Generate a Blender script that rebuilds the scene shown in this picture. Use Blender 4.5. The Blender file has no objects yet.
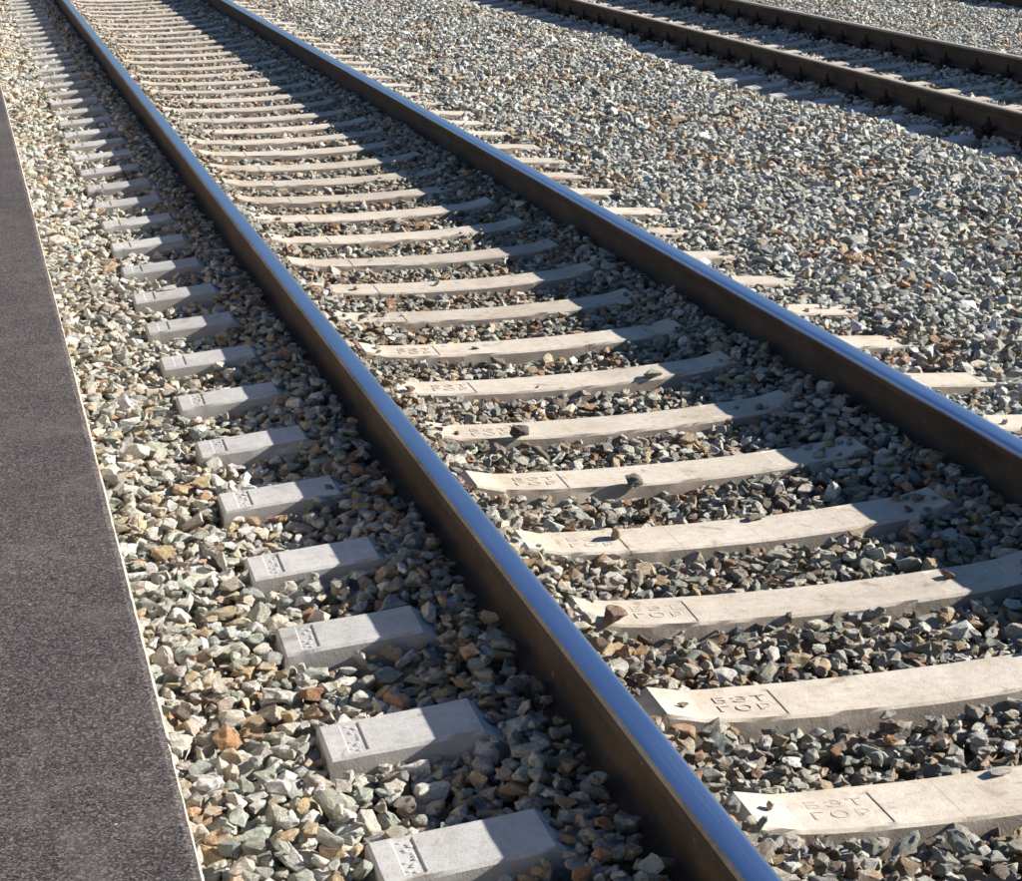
import bpy, bmesh, math, random
import numpy as np
from mathutils import Vector, Matrix, noise

sc = bpy.context.scene
COL = sc.collection
R = math.radians

# ------------------------------------------------------------------ camera
CAM_POS = np.array([-1.9538, -3.4047, 1.6702])
FPX, YAW, PITCH, ROLL = 2028.43, 0.2591, -0.2938, -0.0194
_f = np.array([math.sin(YAW)*math.cos(PITCH), math.cos(YAW)*math.cos(PITCH), math.sin(PITCH)])
_r = np.array([math.cos(YAW), -math.sin(YAW), 0.0]); _u = np.cross(_r, _f)
CR = math.cos(ROLL)*_r + math.sin(ROLL)*_u
CU = -math.sin(ROLL)*_r + math.cos(ROLL)*_u
CF = _f
cd = bpy.data.cameras.new('camera'); cam = bpy.data.objects.new('camera', cd); COL.objects.link(cam)
cd.sensor_fit = 'HORIZONTAL'; cd.sensor_width = 36.0; cd.lens = 36.0*FPX/1022.0
cd.clip_start = 0.05; cd.clip_end = 3000
cam.matrix_world = Matrix(((CR[0], CU[0], -CF[0], CAM_POS[0]), (CR[1], CU[1], -CF[1], CAM_POS[1]),
                           (CR[2], CU[2], -CF[2], CAM_POS[2]), (0, 0, 0, 1)))
sc.camera = cam

# ------------------------------------------------------------------ sky, sun, exposure
SUN_EL, SUN_AZ = R(26.3), R(-4.0)          # azimuth measured from +X towards +Y
sdir = Vector((math.cos(SUN_EL)*math.cos(SUN_AZ), math.cos(SUN_EL)*math.sin(SUN_AZ), math.sin(SUN_EL)))
world = bpy.data.worlds.new('World'); sc.world = world; world.use_nodes = True
wn = world.node_tree.nodes; wl = world.node_tree.links
sky = wn.new('ShaderNodeTexSky'); sky.sky_type = 'NISHITA'; sky.sun_disc = False
sky.sun_elevation = SUN_EL; sky.sun_rotation = math.pi/2 - SUN_AZ
sky.air_density = 1.0; sky.dust_density = 0.1; sky.ozone_density = 5.0
wl.new(sky.outputs[0], wn['Background'].inputs[0]); wn['Background'].inputs[1].default_value = 0.051
sl = bpy.data.lights.new('sun', 'SUN'); sl.energy = 5.0; sl.angle = R(0.53); sl.color = (1.0, 0.945, 0.86)
so = bpy.data.objects.new('sun', sl); COL.objects.link(so)
so.rotation_euler = sdir.to_track_quat('Z', 'Y').to_euler(); so.location = sdir*30
vs = sc.view_settings; vs.view_transform = 'Standard'; vs.look = 'None'; vs.gamma = 1.0
vs.exposure = 1.04; vs.use_curve_mapping = False
sc.cycles.use_denoising = True
sc.cycles.denoiser = 'OPENIMAGEDENOISE'
sc.cycles.denoising_input_passes = 'RGB_ALBEDO_NORMAL'; sc.cycles.denoising_prefilter = 'ACCURATE'
sc.cycles.max_bounces = 8

# ------------------------------------------------------------------ helpers
def tag(o, label=None, cat=None, group=None, kind=None):
    if label: o['label'] = label
    if cat: o['category'] = cat
    if group: o['group'] = group
    if kind: o['kind'] = kind
    return o

def mesh_obj(name, me, parent=None, loc=None, rz=None):
    o = bpy.data.objects.new(name, me); COL.objects.link(o)
    if parent: o.parent = parent
    if loc is not None: o.location = loc
    if rz is not None: o.rotation_euler = (0, 0, rz)
    return o

def mesh_data(name, verts, faces, mats, smooth=False, midx=None):
    me = bpy.data.meshes.new(name); me.from_pydata([tuple(v) for v in verts], [], faces)
    for m in mats: me.materials.append(m)
    if midx is not None: me.polygons.foreach_set('material_index', midx)
    if smooth: me.polygons.foreach_set('use_smooth', [True]*len(me.polygons))
    me.update()
    return me

def ordinal(n):
    w = {1:'first',2:'second',3:'third',4:'fourth',5:'fifth',6:'sixth',7:'seventh',8:'eighth',9:'ninth',10:'tenth',
         11:'eleventh',12:'twelfth',13:'thirteenth',14:'fourteenth',15:'fifteenth',16:'sixteenth',17:'seventeenth',
         18:'eighteenth',19:'nineteenth',20:'twentieth'}
    return w[n]

# ------------------------------------------------------------------ materials
class NT:
    def __init__(self, name):
        self.m = bpy.data.materials.new(name); self.m.use_nodes = True
        self.n = self.m.node_tree.nodes; self.l = self.m.node_tree.links
        self.b = self.n['Principled BSDF']
    def add(self, t, **kw):
        nd = self.n.new(t)
        for k, v in kw.items(): setattr(nd, k, v)
        return nd
    def link(self, a, b): self.l.new(a, b)
    def coord(self, out='Object', scale=None):
        t = self.add('ShaderNodeTexCoord'); o = t.outputs[out]
        if scale is not None:
            mp = self.add('ShaderNodeMapping'); mp.inputs['Scale'].default_value = scale
            self.link(o, mp.inputs[0]); o = mp.outputs[0]
        return o
    def noise(self, vec, scale, detail=4, rough=0.6, dist=0.0):
        nd = self.add('ShaderNodeTexNoise'); nd.inputs['Scale'].default_value = scale
        nd.inputs['Detail'].default_value = detail; nd.inputs['Roughness'].default_value = rough
        nd.inputs['Distortion'].default_value = dist
        if vec is not None: self.link(vec, nd.inputs['Vector'])
        return nd.outputs[0]
    def voro(self, vec, scale, feature='F1', out='Distance'):
        nd = self.add('ShaderNodeTexVoronoi', feature=feature); nd.inputs['Scale'].default_value = scale
        if vec is not None: self.link(vec, nd.inputs['Vector'])
        return nd.outputs[out]
    def ramp(self, fac, stops):
        nd = self.add('ShaderNodeValToRGB'); cr = nd.color_ramp
        while len(cr.elements) < len(stops): cr.elements.new(0.5)
        for e, (p, c) in zip(cr.elements, stops):
            e.position = p; e.color = c if len(c) == 4 else (*c, 1)
        self.link(fac, nd.inputs[0]); return nd.outputs[0]
    def mix(self, a, b, fac, mode='MIX'):
        nd = self.add('ShaderNodeMix', data_type='RGBA', blend_type=mode)
        for s, v in ((0, fac), (6, a), (7, b)):
            if hasattr(v, 'is_output'): self.link(v, nd.inputs[s])
            elif s == 0: nd.inputs[0].default_value = v
            else: nd.inputs[s].default_value = (*v, 1)
        return nd.outputs[2]
    def math(self, op, a, b=0.0, clamp=False):
        nd = self.add('ShaderNodeMath', operation=op, use_clamp=clamp)
        for s, v in ((0, a), (1, b)):
            if hasattr(v, 'is_output'): self.link(v, nd.inputs[s])
            else: nd.inputs[s].default_value = v
        return nd.outputs[0]
    def maprange(self, v, a, b, c=0.0, d=1.0):
        nd = self.add('ShaderNodeMapRange'); self.link(v, nd.inputs[0])
        for i, x in enumerate((a, b, c, d)): nd.inputs[1+i].default_value = x
        return nd.outputs[0]
    def bump(self, h, strength, dist):
        nd = self.add('ShaderNodeBump'); nd.inputs['Strength'].default_value = strength
        nd.inputs['Distance'].default_value = dist; self.link(h, nd.inputs['Height'])
        self.link(nd.outputs[0], self.b.inputs['Normal'])
    def out(self, color, rough=0.8, metal=0.0, spec=0.5):
        for k, v in (('Base Color', color), ('Roughness', rough), ('Metallic', metal), ('Specular IOR Level', spec)):
            if hasattr(v, 'is_output'): self.link(v, self.b.inputs[k])
            elif k == 'Base Color': self.b.inputs[k].default_value = (*v, 1)
            else: self.b.inputs[k].default_value = v
        return self.m

def mat_stone():
    t = NT('crushed_stone')
    a = t.add('ShaderNodeAttribute', attribute_type='INSTANCER', attribute_name='tint')
    s = t.add('ShaderNodeAttribute', attribute_type='INSTANCER', attribute_name='stain')
    oc = t.coord('Object')
    off = t.add('ShaderNodeVectorMath', operation='ADD'); t.link(oc, off.inputs[0])
    sep = t.add('ShaderNodeVectorMath', operation='SCALE'); t.link(a.outputs['Color'], sep.inputs[0]); sep.inputs[3].default_value = 40
    t.link(sep.outputs[0], off.inputs[1]); v = off.outputs[0]
    n1 = t.noise(v, 1.5, 5, 0.7, 0.6)
    n2 = t.noise(v, 6.0, 6, 0.75)
    mp = t.add('ShaderNodeMapping'); mp.inputs['Scale'].default_value = (1.0, 1.6, 7.0); mp.inputs['Rotation'].default_value = (0.35, 0.2, 0)
    t.link(v, mp.inputs[0]); n3 = t.noise(mp.outputs[0], 1.4, 5, 0.7, 0.5)
    c = t.mix(a.outputs['Color'], s.outputs['Color'], t.maprange(n1, 0.42, 0.60))
    g = t.ramp(n2, [(0.25, (0.50, 0.49, 0.47)), (0.5, (1, 1, 1)), (0.75, (1.30, 1.28, 1.24))])
    c = t.mix(c, g, 1.0, 'MULTIPLY')
    g3 = t.ramp(n3, [(0.3, (0.62, 0.60, 0.57)), (0.55, (1.05, 1.05, 1.04)), (0.75, (1.2, 1.2, 1.18))])
    c = t.mix(c, g3, 0.8, 'MULTIPLY')
    c = t.mix(c, (0.27, 0.19, 0.115), t.maprange(t.noise(v, 2.6, 4, 0.65, 0.8), 0.57, 0.68, 0, 0.55))
    vein = t.maprange(t.math('ABSOLUTE', t.math('SUBTRACT', t.noise(v, 2.3, 2, 0.5, 1.2), 0.5)), 0.0, 0.02, 1, 0)
    c = t.mix(c, (0.6, 0.57, 0.52), t.math('MULTIPLY', vein, 0.25))
    hgt = t.math('ADD', t.math('ADD', t.noise(v, 4, 6, 0.75), t.math('MULTIPLY', n3, 0.6)), t.math('MULTIPLY', t.noise(v, 20, 4, 0.65), 0.4))
    t.bump(hgt, 0.8, 0.009)
    return t.out(c, t.maprange(n2, 0.3, 0.7, 0.68, 0.92), 0.0, 0.3)

def mat_concrete():
    t = NT('sleeper_concrete')
    oc = t.coord('Object')
    oi = t.add('ShaderNodeObjectInfo')
    off = t.add('ShaderNodeVectorMath', operation='ADD'); t.link(oc, off.inputs[0])
    cmb = t.add('ShaderNodeCombineXYZ'); rr = t.math('MULTIPLY', oi.outputs['Random'], 57.0); t.link(rr, cmb.inputs[1])
    t.link(cmb.outputs[0], off.inputs[1]); v = off.outputs[0]
    xyz = t.add('ShaderNodeSeparateXYZ'); t.link(oc, xyz.inputs[0])
    ax = t.math('ABSOLUTE', xyz.outputs[0])
    inner = t.math('SUBTRACT', 1.0, t.maprange(t.math('ADD', xyz.outputs[0], 0.0), -1.0, -0.75, 1, 0))
    n1 = t.noise(v, 5, 6, 0.65, 0.3); n2 = t.noise(v, 40, 5, 0.7); n3 = t.noise(v, 1.7, 3, 0.5)
    grey = t.ramp(n1, [(0.3, (0.46, 0.445, 0.425)), (0.55, (0.56, 0.545, 0.525)), (0.75, (0.63, 0.61, 0.585))])
    dust = t.ramp(n1, [(0.28, (0.50, 0.42, 0.33)), (0.5, (0.61, 0.535, 0.44)), (0.75, (0.69, 0.625, 0.535))])
    c = t.mix(grey, dust, inner)
    c = t.mix(c, t.ramp(n2, [(0.3, (0.78, 0.76, 0.74)), (0.55, (1, 1, 1)), (0.8, (1.1, 1.1, 1.1))]), 0.8, 'MULTIPLY')
    tone = t.math('ADD', 0.84, t.math('MULTIPLY', oi.outputs['Random'], 0.22))
    c = t.mix(c, t.ramp(tone, [(0, (0, 0, 0)), (1, (1, 1, 1))]), 1.0, 'MULTIPLY')
    # brown rust/oil blotches, mostly close to the rails
    bl = t.maprange(t.noise(v, 13, 3, 0.55, 0.6), 0.63, 0.70)
    c = t.mix(c, (0.24, 0.175, 0.125), t.math('MULTIPLY', bl, 0.55))
    rb = t.maprange(t.math('ABSOLUTE', t.math('SUBTRACT', ax, 0.5)), 0.0, 0.13, 0.55, 0)
    c = t.mix(c, (0.36, 0.27, 0.19), t.math('MULTIPLY', rb, t.maprange(n3, 0.35, 0.7)))
    # side faces mixed browner and darker than the top, by normal
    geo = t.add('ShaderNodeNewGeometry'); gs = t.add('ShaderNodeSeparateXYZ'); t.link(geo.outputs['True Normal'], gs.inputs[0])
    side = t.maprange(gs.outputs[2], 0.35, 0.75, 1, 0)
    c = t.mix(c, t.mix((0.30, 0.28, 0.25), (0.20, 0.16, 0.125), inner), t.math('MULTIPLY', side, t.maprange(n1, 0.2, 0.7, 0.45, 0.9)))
    ln = t.math('MINIMUM', t.math('ABSOLUTE', t.math('SUBTRACT', xyz.outputs[0], 0.045)), t.math('ABSOLUTE', t.math('ADD', xyz.outputs[0], 0.185)))
    c = t.mix(c, (0.25, 0.21, 0.17), t.math('MULTIPLY', t.maprange(ln, 0.0008, 0.0022, 0.5, 0), t.maprange(n3, 0.4, 0.6)))
    pits = t.maprange(t.voro(v, 70), 0.06, 0.14)
    pits2 = t.math('MAXIMUM', pits, t.maprange(t.noise(v, 16, 2, 0.5), 0.5, 0.55))
    c = t.mix(t.mix(c, (0.2, 0.17, 0.14), 0.6), c, pits2)
    h = t.math('ADD', t.math('MULTIPLY', pits2, 0.5), t.math('ADD', t.math('MULTIPLY', n2, 0.45), t.math('MULTIPLY', t.noise(v, 160, 2, 0.5), 0.3)))
    t.bump(h, 0.5, 0.0035)
    return t.out(c, 0.9, 0.0, 0.25)

def mat_rust(name, base, light):
    t = NT(name)
    oc = t.coord('Object', (1, 0.35, 1)); o2 = t.coord('Object')
    n1 = t.noise(oc, 9, 6, 0.65); n2 = t.noise(o2, 60, 4, 0.6); n3 = t.noise(t.coord('Object', (6, 14, 1)), 1.0, 3, 0.6)
    d = tuple(x*0.55 for x in base)
    c = t.ramp(n1, [(0.3, d), (0.52, base), (0.78, light)])
    c = t.mix(c, light, t.math('MULTIPLY', t.maprange(n3, 0.62, 0.72), 0.35))
    c = t.mix(c, t.ramp(n2, [(0.3, (0.75, 0.75, 0.75)), (0.7, (1.2, 1.2, 1.2))]), 0.6, 'MULTIPLY')
    chips = t.maprange(t.noise(o2, 34, 2, 0.5), 0.72, 0.76)
    c = t.mix(c, (0.27, 0.2, 0.13), t.math('MULTIPLY', chips, 0.6))
    t.bump(t.math('ADD', n2, t.math('MULTIPLY', n1, 0.6)), 0.35, 0.002)
    return t.out(c, t.maprange(n1, 0.3, 0.7, 0.72, 0.9), 0.0, 0.2)

def mat_polished():
    t = NT('polished_rail_steel')
    st = t.noise(t.coord('Object', (260, 1.2, 1)), 1.0, 3, 0.6)
    n1 = t.noise(t.coord('Object', (8, 1.0, 1)), 1.6, 4, 0.6)
    c = t.ramp(n1, [(0.3, (0.50, 0.53, 0.69)), (0.6, (0.57, 0.60, 0.77)), (0.8, (0.53, 0.55, 0.67))])  # steel base tinted blue to deepen the sky reflection
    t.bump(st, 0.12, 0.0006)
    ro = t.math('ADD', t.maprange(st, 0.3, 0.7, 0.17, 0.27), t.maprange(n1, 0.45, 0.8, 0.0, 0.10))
    return t.out(c, ro, 1.0)

def mat_dull_top():
    t = NT('dull_rail_top')
    n1 = t.noise(t.coord('Object', (20, 1.5, 1)), 2.0, 4, 0.6)
    c = t.ramp(n1, [(0.3, (0.36, 0.29, 0.22)), (0.7, (0.52, 0.44, 0.36))])
    return t.out(c, 0.6, 0.05)

def mat_asphalt():
    t = NT('asphalt')
    oc = t.coord('Object')
    n1 = t.noise(oc, 1.7, 5, 0.6); n3 = t.noise(oc, 6.0, 5, 0.65, 0.4); n4 = t.noise(oc, 420, 2, 0.5)
    vc = t.add('ShaderNodeSeparateColor'); t.link(t.voro(oc, 310, out='Color'), vc.inputs[0]); n0 = vc.outputs[0]
    c = t.ramp(n0, [(0.0, (0.012, 0.010, 0.010)), (0.3, (0.045, 0.037, 0.037)), (0.7, (0.085, 0.071, 0.070)), (1.0, (0.21, 0.185, 0.175))])
    c = t.mix(c, t.ramp(n1, [(0.3, (0.80, 0.78, 0.78)), (0.7, (1.22, 1.20, 1.18))]), 1.0, 'MULTIPLY')
    c = t.mix(c, (0.19, 0.162, 0.14), t.math('MULTIPLY', t.maprange(n3, 0.52, 0.76, 0, 0.6), t.maprange(n4, 0.35, 0.65, 0.3, 1)))
    sp = t.voro(oc, 9.0); c = t.mix(c, (0.5, 0.47, 0.43), t.maprange(sp, 0.020, 0.030, 0.9, 0))
    t.bump(t.math('ADD', n0, n4), 0.25, 0.002)
    return t.out(c, 0.9, 0.0, 0.25)

def mat_kerb():
    t = NT('kerb_concrete')
    oc = t.coord('Object'); n1 = t.noise(oc, 30, 5, 0.65); n2 = t.noise(oc, 6, 3, 0.6)
    c = t.ramp(n1, [(0.3, (0.26, 0.22, 0.17)), (0.5, (0.44, 0.38, 0.31)), (0.75, (0.56, 0.51, 0.43))])
    c = t.mix(c, (0.20, 0.17, 0.15), t.maprange(n2, 0.58, 0.7, 0, 0.6))
    t.bump(n1, 0.6, 0.003)
    return t.out(c, 0.9, 0.0, 0.25)

def mat_bed():
    t = NT('ballast_fines')
    oc = t.coord('Object')
    v1 = t.voro(oc, 45, out='Color'); s = t.add('ShaderNodeSeparateColor'); t.link(v1, s.inputs[0])
    c = t.ramp(s.outputs[0], [(0.0, (0.07, 0.06, 0.05)), (0.5, (0.16, 0.14, 0.12)), (1.0, (0.30, 0.28, 0.25))])
    t.bump(t.voro(oc, 45), 1.0, 0.02)
    return t.out(c, 0.95, 0.0, 0.2)

def mat_ground():
    t = NT('gravel_ground')
    oc = t.coord('Object')
    v1 = t.voro(oc, 18, out='Color'); s = t.add('ShaderNodeSeparateColor'); t.link(v1, s.inputs[0])
    c = t.ramp(s.outputs[0], [(0.0, (0.12, 0.11, 0.10)), (0.5, (0.24, 0.23, 0.20)), (1.0, (0.38, 0.36, 0.32))])
    c = t.mix(c, (0.16, 0.15, 0.10), t.maprange(t.noise(oc, 0.06, 5, 0.6), 0.5, 0.7))
    t.bump(t.voro(oc, 18), 1.0, 0.03)
    return t.out(c, 0.95, 0.0, 0.2)

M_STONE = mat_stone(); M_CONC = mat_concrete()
M_RUST = mat_rust('rail_rust', (0.082, 0.055, 0.037), (0.135, 0.095, 0.064))
M_RUST_DARK = mat_rust('clip_rust', (0.035, 0.026, 0.021), (0.075, 0.052, 0.038))
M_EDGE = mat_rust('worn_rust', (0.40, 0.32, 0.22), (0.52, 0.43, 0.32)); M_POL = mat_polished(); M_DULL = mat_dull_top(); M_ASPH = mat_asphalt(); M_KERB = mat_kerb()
M_BED = mat_bed(); M_GROUND = mat_ground()

# ------------------------------------------------------------------ layout constants
HALF = 0.7975                     # track centre to rail centre (1520 gauge, 75 mm heads)
T1, Z1 = 0.0, 0.0                 # near track: centre x, rail top z
T2, Z2 = 5.61, -0.20
T3, Z3 = 11.45, -0.42
EDGE = -1.715; PZ = 0.20          # platform edge and height
rng = np.random.default_rng(7)
random.seed(7)

PROF_U = [0, .30, .48, .60, .68, .90, .97, 1.06, 1.20, 1.35, 1.60]
PROF_Z = [-.229, -.223, -.202, -.172, -.145, -.136, -.138, -.172, -.193, -.188, -.176]
def surface(x, y):
    x = np.asarray(x, float); y = np.asarray(y, float)
    a1 = Z1 + np.interp(np.abs(x-T1), PROF_U, PROF_Z)
    a1 = a1 + .016*np.clip((x-.8)/.2, 0, 1)*np.clip((1.9-x)/.3, 0, 1) + .014*np.exp(-((x-1.36)/.13)**2)
    a2 = Z2 - .05 + np.interp(np.abs(x-T2), PROF_U, PROF_Z) - .022*np.clip((T2-.95-x)/.1, 0, 1)
    a3 = Z3 + np.interp(np.abs(x-T3), PROF_U, PROF_Z)
    wob = 0.10*np.sin(y*0.9+1.0) + 0.06*np.sin(y*2.3)
    b12 = 1/(1+np.exp(-(x-3.76-wob)/0.06)); b23 = 1/(1+np.exp(-(x-9.75-wob)/0.055))
    s = a1*(1-b12) + a2*b12
    s = s*(1-b23) + a3*b23
    # slight heap along the shoulder between the near tracks
    s = s + 0.025*np.exp(-((x-3.1)/0.45)**2)
    s = s + 0.010*np.sin(3.1*x+1.3*y) * np.sin(2.3*y-0.7*x) + 0.006*np.sin(9*x+2)*np.sin(8*y+1)
    return s

# ------------------------------------------------------------------ ground and ballast bed
gv = [(-600, -600, -0.62), (600, -600, -0.62), (600, 600, -0.62), (-600, 600, -0.62)]
tag(mesh_obj('ground', mesh_data('ground', gv, [(0, 1, 2, 3)], [M_GROUND])), kind='structure')
xs = np.concatenate([np.arange(EDGE+0.004, 5.0, .06), np.arange(5.0, 12.9, .1), [13.2, 13.8]])
ys = np.concatenate([np.arange(-4.5, 24, .12), np.arange(24, 70, 1.0)])
X, Y = np.meshgrid(xs, ys)
Zb = surface(X, Y) - 0.075
Zb[:, -1] = -0.63; Zb[:, -2] = -0.61
nx = len(xs)
bfaces = [(j*nx+i, j*nx+i+1, (j+1)*nx+i+1, (j+1)*nx+i) for j in range(len(ys)-1) for i in range(nx-1)]
bed = mesh_obj('ballast_bed', mesh_data('ballast_bed', np.stack([X.ravel(), Y.ravel(), Zb.ravel()], -1), bfaces, [M_BED], True))
tag(bed, kind='structure')

# ------------------------------------------------------------------ platform
def build_platform():
    yl = np.concatenate([np.arange(-6, 26, 0.03), np.arange(26, 71, 1.0)])
    n = len(yl)
    lip = np.array([0.0055 + 0.0015*noise.noise((y*2.1, 3, 0)) + 0.0018*noise.noise((y*17, 7, 0)) for y in yl])
    rows = [(-9.0, -0.6), (-9.0, PZ), (-3.0, PZ+.004), (-2.0, PZ+.004)]
    v = []
    for i, y in enumerate(yl):
        for x, z in rows: v.append((x, y, z))
        xe = EDGE - lip[i]
        v.append((xe-0.012, y, PZ+.003+0.001*noise.noise((y*9, 0, 4))))
        v.append((xe, y, PZ-.002)); v.append((xe, y, PZ-.03)); v.append((-1.80, y, -0.6))
    k = 8
    f = [(i*k+j, i*k+j+1, (i+1)*k+j+1, (i+1)*k+j) for i in range(n-1) for j in range(k-1)]
    f = [tuple(reversed(q)) for q in f]
    p = mesh_obj('platform', mesh_data('platform', v, f, [M_ASPH], False)); tag(p, kind='structure')
    # concrete edge slabs, butted end to end with a small joint
    y0 = -5.4
    while y0 < 40:
        y1 = y0 + 2.6
        yy = np.arange(y0+0.006, y1-0.004, 0.03); vv = []
        dx = random.uniform(-0.002, 0.002)
        for y in yy:
            w = 0.0012*noise.noise((y*3.7, 1, 2)) + 0.0012*noise.noise((y*23, 5, 1)) + dx
            c = 0.003*max(0, noise.noise((y*11, 9, 9)))
            vv += [(-1.79, y, PZ-0.006), (EDGE-0.005+w-c, y, PZ-0.0035), (EDGE+w, y, PZ-0.011-c), (EDGE+w, y, PZ-0.16), (-1.78, y, PZ-0.16)]
        m = len(yy); k = 5
        ff = [(i*k+j, (i+1)*k+j, (i+1)*k+(j+1) % k, i*k+(j+1) % k) for i in range(m-1) for j in range(k)]
        ff += [tuple(range(k)), tuple(reversed(range((m-1)*k, m*k)))]
        mesh_obj('edge_slab', mesh_data('edge_slab', vv, ff, [M_KERB]), p)
        y0 = y1
    # supporting wall under the slabs
    wv = [(-1.79, -6, -.62), (EDGE-.02, -6, -.62), (EDGE-.02, 60, -.62), (-1.79, 60, -.62),
          (-1.79, -6, PZ-.165), (EDGE-.02, -6, PZ-.165), (EDGE-.02, 60, PZ-.165), (-1.79, 60, PZ-.165)]
    wf = [(0, 1, 5, 4), (1, 2, 6, 5), (2, 3, 7, 6), (3, 0, 4, 7), (4, 5, 6, 7)]
    mesh_obj('platform_wall', mesh_data('platform_wall', wv, wf, [M_KERB]), p)
build_platform()

# ------------------------------------------------------------------ rails
RAIL = [(0, 0), (.012, -.0002), (.022, -.0008), (.0292, -.0028), (.0328, -.0068), (.0356, -.0115), (.0366, -.017), (.0375, -.034),
        (.0360, -.0375), (.013, -.0455), (.0098, -.054), (.009, -.075), (.009, -.125), (.0115, -.142), (.018, -.150),
        (.028, -.1535), (.072, -.165), (.075, -.168), (.075, -.178), (.0735, -.180), (0, -.180)]
def rail(name, xc, zt, side, label, group, polished=True, y0=-4.6, y1=70.0):
    """side=-1: left rail of its track; gauge face looks to the track centre, head canted 1:20 inwards"""
    prof = [(-px, pz) for px, pz in reversed(RAIL[1:-1])] + RAIL[:-1]
    n = len(prof); cant = -side*R(2.2)      # left rail leans to +x
    top_i = [i for i, (px, pz) in enumerate(prof)
             if ((-side)*px > 0 and pz > -.0118) or ((-side)*px <= 0 and pz > -.0036)]
    i0, i1 = min(top_i), max(top_i)
    yl = np.concatenate([np.arange(y0, 8, .15), np.arange(8, 26, .5), np.arange(26, y1+.1, 4)])
    def pt(i, y):
        px, pz = prof[i]
        # cant about the foot, so the head moves inwards
        X_ = px*math.cos(cant) + (pz)*(-math.sin(cant))*0 + (pz)*math.tan(-cant)*(-1)*0
        z = pz - px*math.tan(cant)*(-1)*0 + (px*math.tan(R(1.5))*side if abs(px) <= .0376 and pz > -.04 else 0)*0.5
        return (X_, y, z)
    def strip(idx, nm, mat, close):
        v = [pt(i, y) for y in yl for i in idx]; k = len(idx)
        f = []
        for j in range(len(yl)-1):
            for i in range(k if close else k-1):
                a, b = j*k+i, j*k+(i+1) % k
                f.append((a, b, b+k, a+k))
        return mesh_data(nm, v, f, [mat], True)
    root = bpy.data.objects.new(name, None); COL.objects.link(root); root.location = (xc, 0, zt)
    tag(root, label, 'rail', group)
    gl, gr = (2, 1) if side < 0 else (1, 2)
    body_idx = list(range(i1+gr, n)) + list(range(0, i0-gl+1))
    b = mesh_obj('rail_body', strip(body_idx, 'rail_body', M_RUST, False), root)
    b.data.set_sharp_from_angle(angle=R(40))
    gl, gr = (2, 1) if side < 0 else (1, 2)
    for lo, hi in ((i1, i1+gr), (i0-gl, i0)):
        mesh_obj('worn_edge', strip(list(range(lo, hi+1)), 'worn_edge', M_EDGE, False), root)
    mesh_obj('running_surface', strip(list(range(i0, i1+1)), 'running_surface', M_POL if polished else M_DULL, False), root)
    return root
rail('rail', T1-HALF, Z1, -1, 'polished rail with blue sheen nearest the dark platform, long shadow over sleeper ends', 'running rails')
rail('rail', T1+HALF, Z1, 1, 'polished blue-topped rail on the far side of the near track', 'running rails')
rail('rail', T2-HALF, Z2, -1, 'dull brown rail just behind the ballast shoulder, nearer rail of the second track', 'running rails', False)
rail('rail', T2+HALF, Z2, 1, 'dull brown rail highest at upper right, farther rail of the second track', 'running rails', False)
rail('rail', T3-HALF, Z3, -1, 'dark rail at the extreme upper right corner', 'running rails', False)

# ------------------------------------------------------------------ sleepers
SX = [-1.35, -1.09, -1.02, -.965, -.95, -.66, -.645, -.612, -.53, -.46, -.36, -.25, -.12, 0]
SZ = [-.166, -.147, -.140, -.178, -.187, -.187, -.182, -.163, -.183, -.190, -.196, -.201, -.2045, -.205]
SX_ = SX + [-x for x in reversed(SX[:-1])]; SZ_ = SZ + list(reversed(SZ[:-1]))
W_X = [0, .4, .62, 1.0, 1.35]; W_W = [.096, .092, .080, .085, .086]
PANELS = [(-1.302, -1.264, -.066, .066, .0028), (-.522, -.334, -.072, .056, .0019),
          (.334, .522, -.056, .072, .0018), (1.264, 1.302, -.066, .066, .0012)]
def sleeper_mesh(seed):
    rnd = random.Random(seed)
    xs = set(np.round(np.arange(-1.35, 1.3501, .03), 4)) | set(SX_)
    for a, b, *_ in PANELS: xs |= {a-.0025, a, b, b+.0025}
    xs |= {-1.343, 1.343}
    xs = sorted(xs); v = []; f = []
    ts = [-.072, -.0695, -.066, -.0635, -.056, -.0535, -.03, 0, .03, .0535, .056, .0635, .066, .0695, .072]
    cols = None
    for x in xs:
        z0 = float(np.interp(x, SX_, SZ_)); w = float(np.interp(abs(x), W_X, W_W))
        endc = 0.006 if abs(x) > 1.349 else 0.0
        tj = [-w] + [-(w-.006)] + ts + [(w-.006)] + [w]
        chipa = max(0, noise.noise((x*9, seed*3.1, 0))-.2)*.017 + max(0, noise.noise((x*31, seed*3.1, 3))-.25)*.018; chipb = max(0, noise.noise((x*9, seed*3.1, 8))-.2)*.02
        ring = [(x, -w-.052, -.42), (x, -w-.030, z0-.14), (x, -w-.008, z0-.035)]
        for q, t in enumerate(tj):
            z = z0 - endc
            if q == 0: z -= .006 + chipa; t2 = t + chipa*.6 - .0008
            elif q == len(tj)-1: z -= .006 + chipb; t2 = t - chipb*.6 + .0008
            else: t2 = t
            for a, b, ta, tb, d in PANELS:
                if a <= x <= b and ta <= t <= tb: z -= d
            z += .0009*noise.noise((x*13, t*21, seed)) + .0016*noise.noise((x*3, t*5, seed+4))
            ring.append((x, t2, z))
        ring += [(x, w+.008, z0-.035), (x, w+.030, z0-.14), (x, w+.052, -.42)]
        k = len(ring); v += ring
    for i in range(len(xs)-1):
        for j in range(k-1): f.append((i*k+j, (i+1)*k+j, (i+1)*k+j+1, i*k+j+1))
    f.append(tuple(range(k))); f.append(tuple(reversed(range((len(xs)-1)*k, len(xs)*k))))
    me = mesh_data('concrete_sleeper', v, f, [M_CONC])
    me.polygons.foreach_set('use_smooth', [True]*len(me.polygons)); me.set_sharp_from_angle(angle=R(24))
    return me
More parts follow.
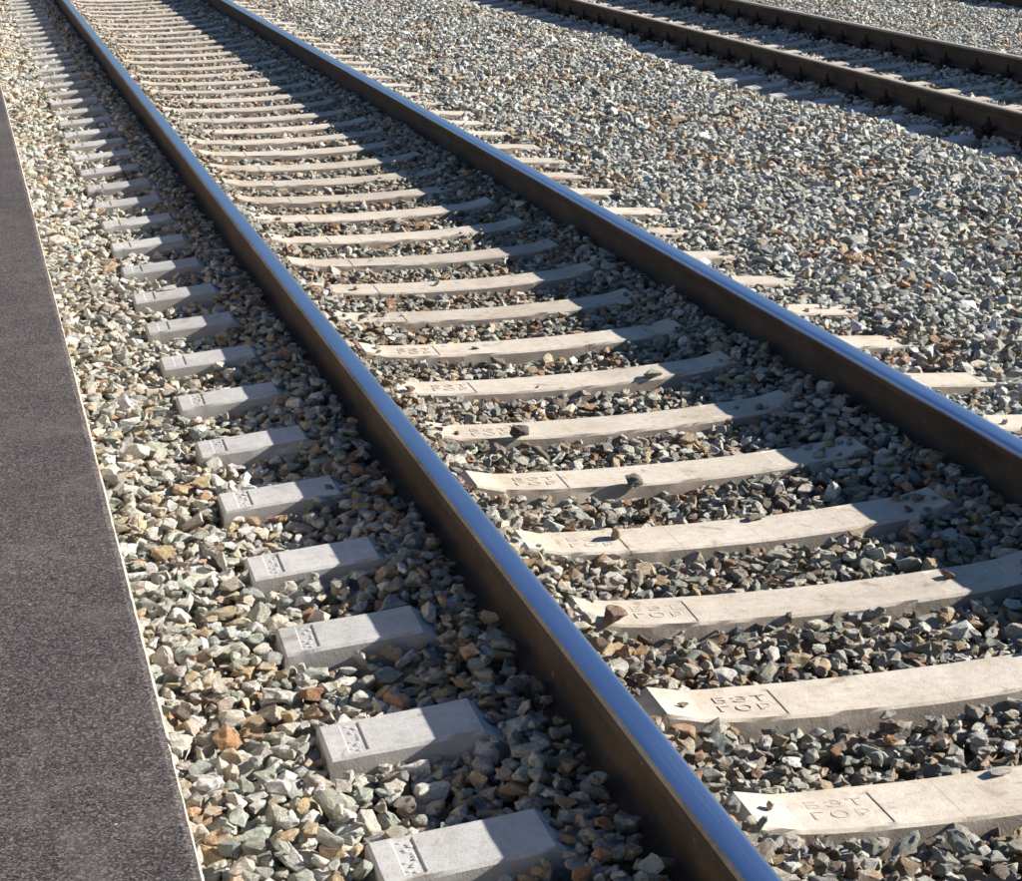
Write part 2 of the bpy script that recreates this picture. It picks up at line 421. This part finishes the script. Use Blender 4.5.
SM = [sleeper_mesh(s) for s in range(6)]

def text_mesh():
    vs, fs = [], []
    for body, x0, y0 in (('БЭТ', -.481, .006), ('ГОР', -.484, -.040)):
        c = bpy.data.curves.new('lettering', 'FONT'); c.body = body; c.size = .043; c.extrude = .0011
        c.space_character = 1.25; c.offset = 0.0; c.resolution_u = 4
        o = bpy.data.objects.new('lettering', c); COL.objects.link(o)
        bpy.context.view_layer.update()
        m = o.to_mesh(); n0 = len(vs)
        wx = max(q.co.x for q in m.vertices); s = .128/wx
        for q in m.vertices:
            x, y = x0 + q.co.x*s, y0 + q.co.y
            z = float(np.interp(x, SX_, SZ_)) - .0019 + q.co.z
            vs.append((x, y, z))
        fs += [tuple(n0+i for i in p.vertices) for p in m.polygons]
        o.to_mesh_clear(); bpy.data.objects.remove(o); bpy.data.curves.remove(c)
    return mesh_data('raised_lettering', vs, fs, [M_CONC])
TEXT = text_mesh()

def marks_mesh():
    rnd = random.Random(3); bm = bmesh.new()
    for q in range(13):
        y = -.058 + q*.0097 + rnd.uniform(-.002, .002); x = rnd.uniform(-1.295, -1.271)
        z = float(np.interp(x, SX_, SZ_)) - .0034
        m = Matrix.Translation((x, y, z)) @ Matrix.Diagonal((rnd.uniform(.004, .008), rnd.uniform(.003, .0055), rnd.uniform(.002, .004), 1))
        bmesh.ops.create_icosphere(bm, subdivisions=1, radius=1, matrix=m)
    me = bpy.data.meshes.new('raised_marks'); bm.to_mesh(me); bm.free(); me.materials.append(M_CONC); return me
MARKS = marks_mesh()

def box_bm(bm, c, s, bev=0.0):
    r = bmesh.ops.create_cube(bm, size=1.0, matrix=Matrix.Translation(c) @ Matrix.Diagonal((*s, 1)))
    if bev:
        ed = list({e for v in r['verts'] for e in v.link_edges})
        bmesh.ops.bevel(bm, geom=ed, offset=bev, segments=1, affect='EDGES')
def cyl_bm(bm, c, r, h, n=10):
    bmesh.ops.create_cone(bm, cap_ends=True, segments=n, radius1=r, radius2=r, depth=h, matrix=Matrix.Translation(c))
def clip_meshes():
    # clip on the +x side of a rail centred on x=0, rail top at z=0
    bm = bmesh.new()
    box_bm(bm, (.083, 0, -.206), (.15, .15, .050), .003)          # baseplate under the rail foot
    box_bm(bm, (.097, 0, -.150), (.028, .11, .038), .005)         # upright rib
    box_bm(bm, (.070, 0, -.139), (.056, .085, .022), .006)        # clamp bearing on the foot
    box_bm(bm, (.140, 0, -.178), (.036, .12, .020), .003)
    a = bpy.data.meshes.new('rail_clip'); bm.to_mesh(a); bm.free(); a.materials.append(M_RUST_DARK)
    bm = bmesh.new()
    cyl_bm(bm, (.078, 0, -.124), .024, .006, 12); cyl_bm(bm, (.078, 0, -.110), .020, .022, 6); cyl_bm(bm, (.078, 0, -.085), .011, .034, 8)
    b = bpy.data.meshes.new('clamp_bolt'); bm.to_mesh(b); bm.free(); b.materials.append(M_RUST_DARK)
    bm = bmesh.new(); cyl_bm(bm, (.140, .035, -.158), .018, .022, 6); cyl_bm(bm, (.140, .035, -.136), .010, .026, 8)
    b2 = bpy.data.meshes.new('anchor_bolt'); bm.to_mesh(b2); bm.free(); b2.materials.append(M_RUST_DARK)
    return a, b, b2
CLIP, BOLT, BOLT2 = clip_meshes()

REAR = [.008, .535, 1.100, 1.645, 2.205, 2.752, 3.315, 3.865, 4.428, 4.982, 5.555, 6.125, 6.715, 7.275, 7.830, 8.390, 8.960, 9.475, 9.985]
while REAR[-1] < 26.0: REAR.append(REAR[-1] + random.uniform(.535, .565))
SKEW = {0: -.004, 2: -.028}
sleepers = []          # (xc, yc, zt, skew)
FAR_GROUP = 'sleepers of the near track'
for k, yr in enumerate(REAR):
    yc = yr - .086; sk = SKEW.get(k, -.014 + random.uniform(-.006, .006))
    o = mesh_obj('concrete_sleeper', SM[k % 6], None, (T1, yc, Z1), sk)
    if k == 0: lab = 'pale concrete sleeper nearest the lower edge, raised lettering beside the gleaming rail'
    elif k < 20: lab = f'pale concrete sleeper of the near track, {ordinal(k+1)} counting up from the lower edge'
    else: lab = 'pale concrete sleeper far up the near track, past the twentieth from the lower edge'
    tag(o, lab, 'sleeper', FAR_GROUP)
    if k < 9: mesh_obj('raised_lettering', TEXT, o, (random.uniform(-.006, .006), random.uniform(-.004, .004), random.uniform(-.0003, .0001)))
    if k < 7: mesh_obj('raised_marks', MARKS, o)
    sleepers.append((T1, yc, Z1, sk))
y = 6.35; idx2 = []
while y < 24.5:
    idx2.append(y); y += random.uniform(.535, .565)
for q, yc in enumerate(idx2):
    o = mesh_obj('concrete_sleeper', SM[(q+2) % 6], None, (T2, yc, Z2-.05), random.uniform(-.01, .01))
    lab = (f'shadowed concrete sleeper of the second track, {ordinal(q+1)} counting from the right edge' if q < 18
           else 'shadowed concrete sleeper of the second track, past the eighteenth from the right edge')
    tag(o, lab, 'sleeper', 'sleepers of the second track')
    for xr in (-HALF, HALF):
        for s in (-1, 1):
            c = mesh_obj('rail_clip', CLIP, o, (xr, 0, .05), 0 if s > 0 else math.pi)
            mesh_obj('clamp_bolt', BOLT, c); mesh_obj('anchor_bolt', BOLT2, c)
    sleepers.append((T2, yc, Z2-.05, 0))
for q in range(9):
    yc = 16.4 + q*.55
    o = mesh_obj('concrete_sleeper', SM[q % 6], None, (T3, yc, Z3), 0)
    tag(o, 'dark sleeper under the rail at the extreme upper right corner', 'sleeper', 'sleepers of the third track')
    sleepers.append((T3, yc, Z3, 0))

# ------------------------------------------------------------------ stones: prototypes
def stone_proto(seed):
    rnd = random.Random(1000+seed)
    b = rnd.uniform(.46, .90); c = rnd.uniform(.30, .66)
    bm = bmesh.new(); pts = []
    npt = rnd.randint(8, 13)
    for i in range(npt):
        while True:
            d = Vector((rnd.gauss(0, 1), rnd.gauss(0, 1), rnd.gauss(0, 1))).normalized()
            if all((d-p).length > .5 for p in pts): break
        pts.append(d)
    pw = rnd.uniform(.55, .95)
    for d in pts:
        q = Vector([math.copysign(abs(t)**pw, t) for t in d]); q = q*rnd.uniform(.82, 1.08)
        bm.verts.new((q.x, q.y*b, q.z*c))
    r = bmesh.ops.convex_hull(bm, input=bm.verts)
    for gk in ('geom_interior', 'geom_unused'):
        vv = [g for g in r[gk] if isinstance(g, bmesh.types.BMVert) and g.is_valid]
        if vv: bmesh.ops.delete(bm, geom=list(set(vv)), context='VERTS')
    bmesh.ops.dissolve_limit(bm, angle_limit=R(9), verts=bm.verts, edges=bm.edges)
    bmesh.ops.bevel(bm, geom=list(bm.edges), offset=rnd.uniform(.018, .04), segments=1, affect='EDGES', clamp_overlap=True)
    bmesh.ops.triangulate(bm, faces=bm.faces)
    bmesh.ops.subdivide_edges(bm, edges=[e for e in bm.edges if e.calc_length() > .21], cuts=1, use_grid_fill=True)
    bmesh.ops.triangulate(bm, faces=bm.faces)
    bmesh.ops.subdivide_edges(bm, edges=[e for e in bm.edges if e.calc_length() > .21], cuts=1, use_grid_fill=True)
    bmesh.ops.triangulate(bm, faces=bm.faces)
    bm.normal_update()
    for v in bm.verts:
        n = v.normal
        v.co += n*(.09*noise.noise(v.co*1.7+Vector((seed*7.3, 0, 0))) + .06*noise.noise(v.co*3.9+Vector((0, seed*3.7, 0))) + .03*noise.noise(v.co*8+Vector((0, 0, seed*2.7))))
    xs = [v.co for v in bm.verts]
    ctr = Vector([(max(q[i] for q in xs)+min(q[i] for q in xs))/2 for i in range(3)])
    mx = max(q.x for q in xs)-ctr.x
    for v in bm.verts: v.co = (v.co-ctr)/mx
    me = bpy.data.meshes.new('stone'); bm.to_mesh(me); bm.free()
    me.materials.append(M_STONE)
    me.polygons.foreach_set('use_smooth', [True]*len(me.polygons)); me.set_sharp_from_angle(angle=R(21))
    e = np.array([v.co for v in me.vertices]); h = np.abs(e).max(0)
    return me, float(h[1]), float(h[2])
NP_ = 36
PROTO = [stone_proto(i) for i in range(NP_)]
pcoll = bpy.data.collections.new('stone_shapes')
for i, (me, b, c) in enumerate(PROTO):
    o = bpy.data.objects.new('stone_shape_%02d' % i, me); pcoll.objects.link(o)

# ------------------------------------------------------------------ stones: dropped onto a height field
CELL = .008
GX0, GX1, GY0, GY1 = EDGE-.03, 12.0, -1.05, 27.2
nxg, nyg = int((GX1-GX0)/CELL), int((GY1-GY0)/CELL)
gx = GX0 + (np.arange(nxg)+.5)*CELL; gy = GY0 + (np.arange(nyg)+.5)*CELL
H = np.empty((nyg, nxg), np.float32)
for j0 in range(0, nyg, 400):
    XX, YY = np.meshgrid(gx, gy[j0:j0+400]); H[j0:j0+400] = surface(XX, YY) - .062
H[:, gx < EDGE] = 0.2
for xc, yc, zt, sk in sleepers:
    i0, i1 = int((xc-1.36-GX0)/CELL), int((xc+1.36-GX0)/CELL)
    if i0 >= nxg: continue
    i1 = min(i1, nxg); j0, j1 = max(0, int((yc-.2-GY0)/CELL)), min(nyg, int((yc+.2-GY0)/CELL))
    xx = gx[i0:i1]-xc; yy = gy[j0:j1]-yc
    XX, YY = np.meshgrid(xx, yy); YR = np.abs(YY - XX*sk)
    zt_ = zt + np.interp(XX, SX_, SZ_); w = np.interp(np.abs(XX), W_X, W_W)
    zz = np.where(YR < w, zt_, zt_ - .01 - (YR-w)*4.5); zz[np.abs(XX) > 1.352] = -9
    H[j0:j1, i0:i1] = np.maximum(H[j0:j1, i0:i1], zz)
for tc, zt in ((T1, Z1), (T2, Z2), (T3, Z3)):
    for s in (-1, 1):
        d = np.abs(gx-(tc+s*HALF))
        H[:, d < .078] = np.maximum(H[:, d < .078], zt-.165)
        H[:, d < .040] = zt
# candidate passes
NY8 = 8
foot = {}
def footprint(ab, b_, yawb):
    key = (ab, b_, yawb)
    if key in foot: return foot[key]
    a = ab*.002; b = a*b_*.1; n = int(math.ceil(a/CELL))
    q = np.arange(-n, n+1)*CELL; XX, YY = np.meshgrid(q, q)
    th = yawb*math.pi/NY8; u = XX*math.cos(th)+YY*math.sin(th); v = -XX*math.sin(th)+YY*math.cos(th)
    rr = (u/a)**2+(v/b)**2
    prof = np.sqrt(np.clip(1-rr**1.5, 0, 1)).astype(np.float32); mask = rr <= 1
    foot[key] = (n, prof, np.where(mask, 0, -9).astype(np.float32)); return foot[key]
P_X, P_Y, P_Z, P_A, P_K, P_YAW, P_C = [], [], [], [], [], [], []
def in_region(x, y):
    return (x < -1.954+.5525*(y+3.405)+1.75) & (y > -.85) & (x > EDGE+.012) & (x < 11.9) & (y < 26.6-.30*(x+1.4)+.4)
proto_b = np.array([p[1] for p in PROTO]); proto_c = np.array([p[2] for p in PROTO])
for npass, (sp, mu, sg, tol) in enumerate(((.042, .0255, .25, -.012), (.032, .0235, .32, .004), (.030, .0205, .36, .012), (.030, .0125, .30, .002))):
    cx, cy = np.meshgrid(np.arange(GX0+.05, GX1-.06, sp), np.arange(GY0+.06, GY1-.06, sp))
    cx = cx.ravel()+rng.uniform(-.5, .5, cx.size)*sp; cy = cy.ravel()+rng.uniform(-.5, .5, cy.size)*sp
    m = in_region(cx, cy); cx, cy = cx[m], cy[m]
    if npass == 3:      # small chips only matter close to the camera
        m = (cy < 7.0) & (cx < 2.6); cx, cy = cx[m], cy[m]
    pm = rng.permutation(cx.size); cx, cy = cx[pm], cy[pm]
    N = cx.size
    A = np.clip(mu*np.exp(rng.normal(0, sg, N)), .008, .042)
    A = np.where(cx > 1.4, np.clip(A*1.13, .009, .045), A)
    left = (cx < -1.0)
    A = np.where(left, np.clip(A*1.14, .009, .045), A)
    inner = np.abs(cx) < .66
    A = np.where(inner, A*.94, A)
    S = surface(cx, cy) + tol + rng.normal(0, 1, N)*np.where(cx > 1.4, .009, .006)
    K = rng.integers(0, NP_, N); YB = rng.integers(0, NY8, N)
    CC = A*proto_c[K]*rng.uniform(.92, 1.25, N)
    AB = np.maximum(4, np.round(A/.002)).astype(int); BB = np.round(proto_b[K]*10).astype(int)
    II = ((cx-GX0)/CELL).astype(int); JJ = ((cy-GY0)/CELL).astype(int)
    for t in range(N):
        n, prof, msk = footprint(int(AB[t]), int(BB[t]), int(YB[t]))
        i, j = II[t], JJ[t]
        if i < n or j < n: continue
        sub = H[j-n:j+n+1, i-n:i+n+1]
        if sub.shape != prof.shape: continue
        c = CC[t]
        zc = float((sub + prof*c + msk).max()) - .22*c
        if zc + .62*c > S[t]: continue
        np.maximum(sub, zc + prof*c + msk, out=sub)
        P_X.append(cx[t]); P_Y.append(cy[t]); P_Z.append(zc); P_A.append(A[t]); P_K.append(K[t]); P_YAW.append(YB[t]); P_C.append(c)
px, py, pz, pa, pk, pc = map(np.array, (P_X, P_Y, P_Z, P_A, P_K, P_C)); pyaw = np.array(P_YAW)*math.pi/NY8 + rng.choice([0, math.pi], len(P_YAW))
N = len(px)
print('stones', N)
# orientation
tilt = np.abs(rng.normal(0, R(17), N)); steep = rng.random(N) < np.where(px > 1.4, .24, .15); tilt[steep] = rng.uniform(R(30), R(65), steep.sum())
ta = rng.uniform(0, 2*math.pi, N)
ax = np.stack([np.cos(ta), np.sin(ta), np.zeros(N)], -1)
ct, st = np.cos(tilt), np.sin(tilt); cz, sz = np.cos(pyaw), np.sin(pyaw)
Rt = np.zeros((N, 3, 3))
for i in range(3):
    for j in range(3): Rt[:, i, j] = ax[:, i]*ax[:, j]*(1-ct)
Rt[:, 0, 0] += ct; Rt[:, 1, 1] += ct; Rt[:, 2, 2] += ct
Rt[:, 0, 2] += ax[:, 1]*st; Rt[:, 2, 0] -= ax[:, 1]*st; Rt[:, 1, 2] -= ax[:, 0]*st; Rt[:, 2, 1] += ax[:, 0]*st
Rz = np.zeros((N, 3, 3)); Rz[:, 0, 0] = cz; Rz[:, 0, 1] = -sz; Rz[:, 1, 0] = sz; Rz[:, 1, 1] = cz; Rz[:, 2, 2] = 1
flip = rng.random(N) < .5
M3 = Rt @ Rz
FX = np.diag([1., -1., -1.]); M3[flip] = M3[flip] @ FX
eul = np.stack([np.arctan2(M3[:, 2, 1], M3[:, 2, 2]), -np.arcsin(np.clip(M3[:, 2, 0], -1, 1)), np.arctan2(M3[:, 1, 0], M3[:, 0, 0])], -1)
scl = np.stack([pa*1.05, pa*1.05*rng.uniform(.92, 1.08, N), pc/proto_c[pk]*1.05], -1)

# colours: stones of several rocks, browner between and beside the rails, near rail's shadow strip painted darker, creamier under the platform
PAL = 1.2*np.array([(.50, .49, .45), (.30, .315, .285), (.22, .24, .235), (.55, .50, .41), (.42, .31, .185), (.37, .20, .10), (.15, .105, .075), (.68, .66, .61), (.33, .35, .30), (.40, .37, .33)])
ZW = {'left': [.20, .12, .05, .20, .13, .045, .02, .08, .14, .07], 'in': [.16, .13, .09, .10, .12, .075, .15, .09, .06, .05],
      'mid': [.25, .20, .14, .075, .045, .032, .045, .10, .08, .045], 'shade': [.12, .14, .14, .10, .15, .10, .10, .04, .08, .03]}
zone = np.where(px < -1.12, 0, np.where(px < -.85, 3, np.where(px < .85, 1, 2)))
tint = np.zeros((N, 3)); stain = np.zeros((N, 3))
patch = np.array([noise.noise((x*1.3, y*.9, 3.0)) for x, y in zip(px, py)])
for z, key in enumerate(('left', 'in', 'mid', 'shade')):
    m = zone == z; w = np.array(ZW[key]); w = w/w.sum()
    tint[m] = PAL[rng.choice(len(PAL), m.sum(), p=w)]; stain[m] = PAL[rng.choice(len(PAL), m.sum(), p=w)]
rusty = (zone == 2) & (patch > .12) & (rng.random(N) < .34)
tint[rusty] = PAL[rng.choice([4, 5, 6], rusty.sum())]
def vary(c):
    v = c*np.exp(rng.normal(0, .16, (len(c), 1)))*(1+rng.normal(0, .018, c.shape)); return np.clip(v, .03, .78)
inn = zone == 1; tint[inn] *= .84; stain[inn] *= .78
tint[inn] *= np.array([1.02, .99, .94])
shd = zone == 3; tint[shd] *= .9  # shade of the near rail put into the stone tint
tint = vary(tint); stain = vary(stain*.55+tint*.45)

# the 300 stones that show largest become objects of their own
d = np.stack([px, py, pz], -1)-CAM_POS; dep = d@CF
u_ = 511+FPX*(d@CR)/dep; v_ = 440.5-FPX*(d@CU)/dep
hi = ((px-GX0)/CELL).astype(int); hj = ((py-GY0)/CELL).astype(int)
topmost = H[hj, hi] < pz+pc*1.06
vis = topmost & (u_ > 5) & (u_ < 1017) & (v_ > 5) & (v_ < 876) & ~((px < -1.64))
# hidden behind the rail heads seen from the camera
for s in (-1, 1):
    xr = T1+s*HALF
    tt = (Z1-CAM_POS[2])/(pz-CAM_POS[2]); xh = CAM_POS[0]+(px-CAM_POS[0])*tt
    vis &= ~((np.abs(xh-xr) < .05))
    vis &= ~((px > xr) & (px < xr+.14) & (xh < xr+.05))
score = np.where(vis, pa*(.6+.4*pc/pa)/dep, 0)
big = np.argsort(-score)[:300]
isbig = np.zeros(N, bool); isbig[big] = True
for i in big:
    o = mesh_obj('stone', PROTO[pk[i]][0], bed, (px[i], py[i], pz[i])); o.rotation_euler = eul[i]; o.scale = scl[i]
    o['tint'] = [float(c) for c in tint[i]]; o['stain'] = [float(c) for c in stain[i]]
keep = np.where(~isbig)[0]
pm = bpy.data.meshes.new('ballast_stones'); pm.from_pydata(np.stack([px, py, pz], -1)[keep].tolist(), [], [])
def attr(name, typ, data, field):
    a = pm.attributes.new(name, typ, 'POINT'); a.data.foreach_set(field, np.ascontiguousarray(data[keep], dtype=np.int32 if typ == 'INT' else np.float32).ravel())
attr('turn', 'FLOAT_VECTOR', eul, 'vector'); attr('size', 'FLOAT_VECTOR', scl, 'vector'); attr('shape', 'INT', pk, 'value')
attr('tint', 'FLOAT_VECTOR', tint, 'vector'); attr('stain', 'FLOAT_VECTOR', stain, 'vector')
pm.materials.append(M_STONE)
stones = mesh_obj('ballast_stones', pm, bed); tag(stones, kind='stuff')
ng = bpy.data.node_groups.new('scatter_stones', 'GeometryNodeTree')
ng.interface.new_socket('Geometry', in_out='INPUT', socket_type='NodeSocketGeometry')
ng.interface.new_socket('Geometry', in_out='OUTPUT', socket_type='NodeSocketGeometry')
gi = ng.nodes.new('NodeGroupInput'); go = ng.nodes.new('NodeGroupOutput')
ci = ng.nodes.new('GeometryNodeCollectionInfo'); ci.inputs['Collection'].default_value = pcoll
ci.inputs['Separate Children'].default_value = True; ci.inputs['Reset Children'].default_value = True
ip = ng.nodes.new('GeometryNodeInstanceOnPoints'); ip.inputs['Pick Instance'].default_value = True
def named(nm, typ):
    nd = ng.nodes.new('GeometryNodeInputNamedAttribute'); nd.data_type = typ; nd.inputs['Name'].default_value = nm; return nd.outputs['Attribute']
er = ng.nodes.new('FunctionNodeEulerToRotation')
ng.links.new(named('turn', 'FLOAT_VECTOR'), er.inputs[0])
ng.links.new(gi.outputs[0], ip.inputs['Points']); ng.links.new(ci.outputs[0], ip.inputs['Instance'])
ng.links.new(named('shape', 'INT'), ip.inputs['Instance Index']); ng.links.new(er.outputs[0], ip.inputs['Rotation'])
ng.links.new(named('size', 'FLOAT_VECTOR'), ip.inputs['Scale']); ng.links.new(ip.outputs[0], go.inputs[0])
md = stones.modifiers.new('scatter', 'NODES'); md.node_group = ng

# ------------------------------------------------------------------ single stones left lying on the sleepers
CHUNKY = [int(i) for i in np.argsort(-proto_c)]
def loose(k, x, dy, size, proto, col, rot, label, sink=.82, flat=1.0):
    xc, yc, zt, sk = sleepers[k]
    me, b, c = PROTO[proto]
    top = float(np.interp(x, SX_, SZ_))
    o = mesh_obj('loose_stone', me, None, (x, yc+dy+sk*x, top+size*c*flat*sink)); o.rotation_euler = rot; o.scale = (size, size, size*flat)
    o['tint'] = list(col); o['stain'] = [q*.8 for q in col]
    tag(o, label, 'stone', 'loose stones lying on sleepers')
loose(5, -.335, -.098, .034, CHUNKY[1], (.11, .09, .075), (.3, .2, .4), 'dark chunky stone on the front edge of the sixth sleeper up from the lower edge')
loose(3, -.342, .012, .027, CHUNKY[4], (.33, .27, .21), (.1, .6, 1.2), 'grey-brown pointed stone on the lettering of the fourth sleeper up')
loose(4, -.141, -.098, .028, CHUNKY[2], (.17, .17, .16), (.2, .1, .3), 'dark rounded stone on the front edge of the fifth sleeper up')
loose(3, .086, .070, .030, 5, (.25, .22, .17), (0, .1, .2), 'flat brown stone on the rear edge of the fourth sleeper up', .8, .5)
loose(6, .310, -.075, .038, 17, (.40, .38, .33), (0, .05, -.15), 'long flat grey stone on the front edge of the seventh sleeper up', .8, .55)
loose(0, -.030, .070, .036, 20, (.42, .40, .36), (.05, .1, .3), 'flat pale stone at the right end of the lowest sleeper', .8, .5)
loose(2, -.548, -.075, .034, CHUNKY[6], (.27, .17, .12), (.2, .2, .8), 'reddish brown stone beside the rail on the third sleeper up')
loose(7, -.184, -.02, .018, 9, (.16, .13, .11), (0, .1, .1), 'small dark stone on top of the eighth sleeper up', .8, .6)
loose(9, -1.20, .085, .040, 14, (.55, .52, .46), (0, 0, .15), 'pale flat stone on the left end of the tenth sleeper up', .8, .45)
